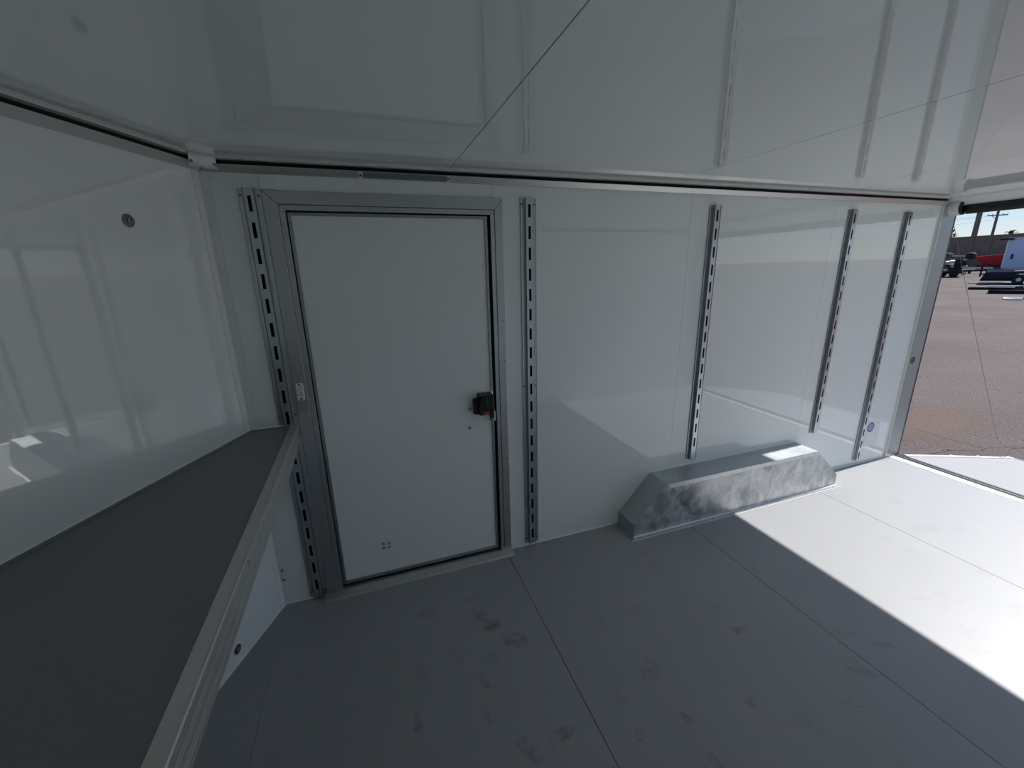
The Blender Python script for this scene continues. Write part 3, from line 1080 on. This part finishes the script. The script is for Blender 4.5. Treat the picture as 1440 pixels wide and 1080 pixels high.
for dz, s in ((.1, -.9), (.1, .9), (-.6, 0)):
    w_ = MB()
    a_ = arm_c + ca * s + Vector((0, 0, dz))
    prev = a_
    for k in range(1, 13):
        t = k / 12
        nx = a_ + Vector((-10 * t, 52 * t, -1.6 * 4 * t * (1 - t) * .6))
        w_.tube(prev, nx, .012, n=4, cap=False)
        prev = nx
    w_.build('wire', M_pole, p2)


def palm(az, rng, h, cr, label):
    x, y = pos(az, rng)
    t = thing('palm_tree', (x, y, gz(x)), label, 'palm tree')
    MB().tube((x, y, gz(x) - .2), (x, y, h - .2), .20, .15, n=10).build('trunk', M_bark, t)
    for k in range(22):
        a = random.uniform(0, 2 * PI)
        e = random.uniform(-.5, 1.3)
        L_ = cr * random.uniform(.75, 1.05)
        fr_ = MB()
        o = Vector((x, y, h - .15))
        d_ = Vector((math.cos(a) * math.cos(e), math.sin(a) * math.cos(e), math.sin(e)))
        sd = Vector((-math.sin(a), math.cos(a), 0))
        pts_ = [o + d_ * (L_ * t2) - Vector((0, 0, .6 * cr * (t2 ** 2) * .6)) for t2 in (0, .33, .66, 1)]
        ws = (.05, .30, .28, .04)
        for i in range(3):
            w0, w1 = ws[i] * cr * .6, ws[i + 1] * cr * .6
            fr_.poly([pts_[i] - sd * w0, pts_[i] + sd * w0, pts_[i + 1] + sd * w1, pts_[i + 1] - sd * w1], (0, 0, -.02))
        fr_.build('frond', M_palm, t)


palm(21.96, 92, 5.35, 1.0, 'small palm crown peeking over the block wall above the white trailer')
palm(25.60, 90, 5.6, 1.1, 'palm crown peeking over the wall beside the rear post')


# ------------------------------------------------------------------ yard: vehicles
def wheel(parent, c, r, w, ax=(0, 1, 0), name='wheel'):
    ax = Vector(ax).normalized()
    o = Vector(c) - ax * w / 2
    t = MB().lathe([(r * .62, 0), (r * .93, 0), (r, w * .2), (r, w * .8), (r * .93, w), (r * .62, w)], o, ax, 20).build(name, M_tyre, parent)
    MB().lathe([(r * .6, 0), (r * .6, .01), (r * .35, .03), (r * .1, .03)], o + ax * w * .86, ax, 16).build('hub', M_screw, t)
    MB().lathe([(r * .6, 0), (r * .6, .01), (r * .35, .03), (r * .1, .03)], o + ax * w * .14, -ax, 16).build('hub', M_screw, t)
    return t


def local(origin, yaw):
    """returns f(u, v, z): u across the sight line (to the right), v away from the camera."""
    a = math.radians(yaw)
    uu = Vector((math.sin(a), -math.cos(a), 0))
    vv = Vector((math.cos(a), math.sin(a), 0))
    o = Vector(origin)
    return lambda u, v, z: o + uu * u + vv * v + Vector((0, 0, z)), uu, vv


def lbox(F, u0, u1, v0, v1, z0, z1):
    m = MB()
    m.poly([F(u0, v0, z0), F(u1, v0, z0), F(u1, v1, z0), F(u0, v1, z0)], (0, 0, z1 - z0))
    return m


# big enclosed white trailer, shaded side toward us
bx0 = (54.0, 19.45)
box_o = (bx0[0], bx0[1], gz(bx0[0]))
F, U, V = local(box_o, 21)
bt = thing('box_trailer', box_o, 'tall white enclosed trailer standing on the far right of the yard', 'trailer')
lbox(F, .05, 4.2, 0, 2.3, .50, 2.93).build('body', M_box, bt, bevel=.03)
lbox(F, 0, .09, -.03, 2.33, .45, 2.97).build('corner_trim', M_plate, bt)
lbox(F, -.02, 4.2, -.05, 2.35, 2.90, 3.0).build('roof_cap', M_screw, bt)
lbox(F, .1, 4.2, -.04, 2.3, .36, .52).build('chassis', M_screw, bt)
lbox(F, -.5, .35, -.35, -.05, 2.80, 2.93).build('front_visor', M_navy, bt)
lbox(F, .42, .55, -.06, 0, 1.20, 1.62).build('door_handle', M_tyre, bt)
lbox(F, 1.0, 2.6, -.035, 0, 2.52, 2.60).build('light_strip', M_screw, bt)
wheel(bt, F(2.4, .3, .36), .36, .24, V)
wheel(bt, F(1.3, .3, .36), .36, .24, V)

# low dark blue trailer in front of it with a white deck
nx0 = (37.6, 13.62)
n_o = (nx0[0], nx0[1], gz(nx0[0]))
F, U, V = local(n_o, 21)
nt_ = thing('utility_trailer', n_o, 'low dark navy trailer with solid sides in front of the white box trailer', 'trailer')
nb = MB().poly([F(.0, 0, .22), F(.14, 0, .66), F(.30, 0, .76), F(3.6, 0, .76), F(3.6, 0, .22)], V * .08)
nb.build('side_panel', M_navy, nt_)
nb = MB().poly([F(.0, 1.9, .22), F(.14, 1.9, .66), F(.30, 1.9, .76), F(3.6, 1.9, .76), F(3.6, 1.9, .22)], V * .08)
nb.build('side_panel', M_navy, nt_)
lbox(F, .02, 3.6, .0, 1.95, .22, .34).build('deck', M_navy, nt_)
lbox(F, .2, 3.6, .85, .95, .36, .88).build('centre_wall', M_ramp, nt_)
MB().poly([F(1.35, .2, .80), F(2.3, .2, .93), F(3.6, .2, .96), F(3.6, .2, .80)], V * .6).build('white_cover', M_white, nt_)
wheel(nt_, F(2.35, -.12, .30), .30, .2, V)
wheel(nt_, F(1.6, -.12, .30), .30, .2, V)
MB().poly([F(1.25, -.26, .46), F(1.45, -.26, .64), F(2.5, -.26, .64), F(2.7, -.26, .46)], V * .26).build('fender', M_navy, nt_)
lbox(F, 1.55, 1.8, -.30, -.26, .60, .65).build('marker_light', M_plate, nt_)

# loose ramps between us and it, and dark slabs standing in for shadows
def board(az, rng, w, d, h, m, label, name='loading_ramp', cat='ramp', group=None, lift=.0):
    x, y = pos(az, rng)
    o = (x, y, gz(x))
    F, U, V = local(o, 21)
    t = thing(name, o, label, cat, group)
    t0 = lbox(F, 0, w, 0, d, lift + .02, lift + h)
    t0.build('deck', m, t)
    lbox(F, 0, w, -.03, 0, lift + .0, lift + h + .02).build('rail', m, t)
    lbox(F, 0, w, d, d + .03, lift + .0, lift + h + .02).build('rail', m, t)
    return t


def az_of(u, v=400):
    """azimuth along which a yard object stands."""
    return v


board(23.73, 41.2, 1.55, .9, .05, M_pale, 'pale metal loading ramp lying left of the navy trailer')
board(23.62, 35.0, 3.6, .45, .10, M_shadow, 'long dark slab standing in for a shadow on the asphalt before the navy trailer', 'dark_board', 'shadow slab')
board(22.35, 32.0, 3.0, .45, .14, M_shadow, 'shorter dark slab standing in for a shadow on the asphalt nearest the camera', 'dark_board', 'shadow slab')
board(22.45, 37.6, 1.2, .6, .05, M_white, 'pale ramp plate lying beside the front of the navy trailer')
board(21.35, 28.2, .55, 1.3, .05, M_white, 'white ramp plate lying at the lower right of the yard')
x, y = pos(20.85, 29.5)
F, U, V = local((x, y, gz(x)), 21)
jk = thing('trailer_tongue', (x, y, gz(x)), 'dark trailer tongue with jack and coupler at the right edge', 'tongue')
lbox(F, .15, 2.2, 0, .12, .34, .46).build('drawbar', M_navy, jk)
MB().tube(F(.45, .06, .0), F(.45, .06, .85), .06, n=10).build('jack_post', M_navy, jk)
lbox(F, .0, .25, -.02, .14, .36, .52).build('coupler', M_navy, jk)
lbox(F, .2, .6, -.05, .2, .62, .70).build('jack_handle', M_plate, jk)
lbox(F, .8, 2.2, 0.3, .9, .04, .8).build('tool_box', M_navy, jk)  # added dark block standing in for a shadow region

# red hopper trailer
x, y = 62.0, 24.75
F, U, V = local((x, y, gz(x)), 22)
rdp = thing('dump_trailer', (x, y, gz(x)), 'red flared hopper trailer before the block wall', 'trailer')
hp = MB()
lo = [F(.7, .3, .45), F(2.6, .3, .45), F(2.6, 1.4, .45), F(.7, 1.4, .45)]
hi = [F(-.15, 0, 1.30), F(3.0, 0, 1.62), F(3.0, 1.8, 1.62), F(-.15, 1.8, 1.30)]
n0 = len(hp.v)
hp.v += [tuple(v) for v in lo + hi]
hp.f += [(3, 2, 1, 0), (4, 5, 6, 7)] + [(i, (i + 1) % 4, 4 + (i + 1) % 4, 4 + i) for i in range(4)]
hp.build('hopper', M_red, rdp)
rim = MB()
for a_, b_ in ((0, 1), (1, 2), (2, 3), (3, 0)):
    rim.tube(hi[a_], hi[b_], .05, n=8)
rim.build('rim', M_red, rdp)
for s in (.55, 1.15, 1.75):
    MB().poly([F(s, .17, .5), F(s + .06, .17, .5), F(s + .02, -.02, 1.36), F(s - .04, -.02, 1.36)], V * .1).build('rib', M_red, rdp)
lbox(F, .2, 3.0, .3, 1.3, .28, .46).build('chassis', M_tyre, rdp)
wheel(rdp, F(2.3, .1, .42), .42, .3, V)
wheel(rdp, F(1.1, .1, .30), .30, .25, V)

# flatbed trailer carrying a small vehicle
fo = (46.3, 19.45)
F, U, V = local((fo[0] - .12, fo[1] + .28, gz(fo[0])), 24)
ft = thing('flatbed_trailer', (fo[0], fo[1], gz(fo[0])), 'low flatbed trailer with tan deck edge beside the rear post', 'trailer')
lbox(F, -1.4, 1.25, 0, 2.0, .50, .60).build('deck', M_tan, ft)
lbox(F, -1.4, 1.2, .05, 1.9, .30, .50).build('chassis', M_tyre, ft)
wheel(ft, F(.75, -.1, .30), .30, .22, V)
wheel(ft, F(.75, 2.0, .30), .30, .22, V)
wheel(ft, F(0.05, 2.0, .30), .30, .22, V)
lbox(F, .35, 1.15, -.22, 0.02, .52, .66).build('fender', M_tyre, ft)
MB().poly([F(1.2, .9, .42), F(1.2, .9, .54), F(2.5, .9, .58), F(2.5, .9, .46)], V * .12).build('drawbar', M_tyre, ft)
MB().tube(F(2.25, .95, .0), F(2.25, .95, .80), .06, n=10).build('jack_post', M_tyre, ft)
lbox(F, 1.0, 1.9, .7, 1.2, .56, .64).build('tongue_plate', M_pale, ft)

z0 = .61
bg_ = thing('utility_buggy', F(-.2, .9, z0), 'small open buggy with tan bench and dark engine strapped on the flatbed', 'vehicle')
lbox(F, -1.05, .75, .5, 1.5, z0 + .22, z0 + .46).build('body', M_purple, bg_, bevel=.05)
MB().poly([F(-.73, .15, z0 + .47), F(.33, .15, z0 + .47), F(.33, 1.15, z0 + .72), F(-.73, 1.15, z0 + .72)], (0, 0, -.05)).build('front_board', M_tan, bg_)
MB().poly([F(-.95, .0, z0 + .45), F(-.74, .0, z0 + .45), F(-.74, 1.2, z0 + .78), F(-.95, 1.2, z0 + .78)], (0, 0, -.08)).build('bumper_pad', M_pale, bg_)
MB().poly([F(.34, .0, z0 + .45), F(.62, .0, z0 + .45), F(.62, 1.2, z0 + .78), F(.34, 1.2, z0 + .78)], (0, 0, -.08)).build('bumper_pad', M_pale, bg_)
lbox(F, -.9, .2, 1.2, 1.5, z0 + .74, z0 + 1.25).build('seat', M_purple, bg_, bevel=.06)
MB().poly([F(-.85, .7, z0 + 1.58), F(-.45, .7, z0 + 1.62), F(.45, .7, z0 + 1.28), F(.3, .7, z0 + 1.22), F(-.4, .7, z0 + 1.48), F(-.85, .7, z0 + 1.46)], V * .7).build('hood', M_pale, bg_)
MB().poly([F(.4, .7, z0 + 1.16), F(1.35, .7, z0 + 1.10), F(1.35, .7, z0 + 1.02), F(.4, .7, z0 + 1.06)], V * .5).build('side_rail', M_pale, bg_)
MB().poly([F(.7, .6, z0 + .72), F(1.5, .6, z0 + .94), F(1.5, .6, z0 + .84), F(.7, .6, z0 + .60)], V * .5).build('side_rail', M_pale, bg_)
MB().lathe([(.12, 0), (.30, .06), (.32, .4), (.2, .52)], F(1.45, .8, z0 + .78), (0, 0, 1), 14).build('engine_cover', M_tyre, bg_, smooth=True)
lbox(F, .66, 1.1, .55, 1.3, z0 + .05, z0 + .80).build('engine', M_tyre, bg_, bevel=.05)
lbox(F, 1.1, 1.35, .7, 1.1, z0 + .30, z0 + .62).build('muffler', M_tyre, bg_, bevel=.04)
lbox(F, 1.38, 1.62, .7, .95, z0 + 1.24, z0 + 1.34).build('lamp', M_pale, bg_)
for u_ in (-.75, .55):
    for v_ in (.45, 1.5):
        wheel(bg_, F(u_, v_, z0 + .25), .25, .2, V)
for u_ in (-.8, .1):
    MB().tube(F(u_, 1.35, z0 + .9), F(u_ + .05, 1.3, z0 + 1.55), .035, n=8).build('roll_bar', M_tyre, bg_)

x, y = pos(23.9, 58)
F, U, V = local((x, y, gz(x)), 22)
lw = thing('long_beam', (x, y, gz(x)), 'pale beam lying between the flatbed and the red trailer', 'beam')
lbox(F, -.2, 1.5, 0, .4, .38, .55).build('beam', M_pale, lw)
for u_ in (0, 1.1):
    lbox(F, u_, u_ + .2, .05, .35, 0, .38).build('block', M_tyre, lw)
x, y = pos(24.15, 55)
F, U, V = local((x, y, gz(x)), 22)
br = thing('bollard', (x, y, gz(x)), 'short dark bollard right of the flatbed tongue', 'bollard')
MB().lathe([(.16, 0), (.16, .75), (.10, .82)], (x, y, gz(x)), (0, 0, 1), 14).build('post', M_screw, br)
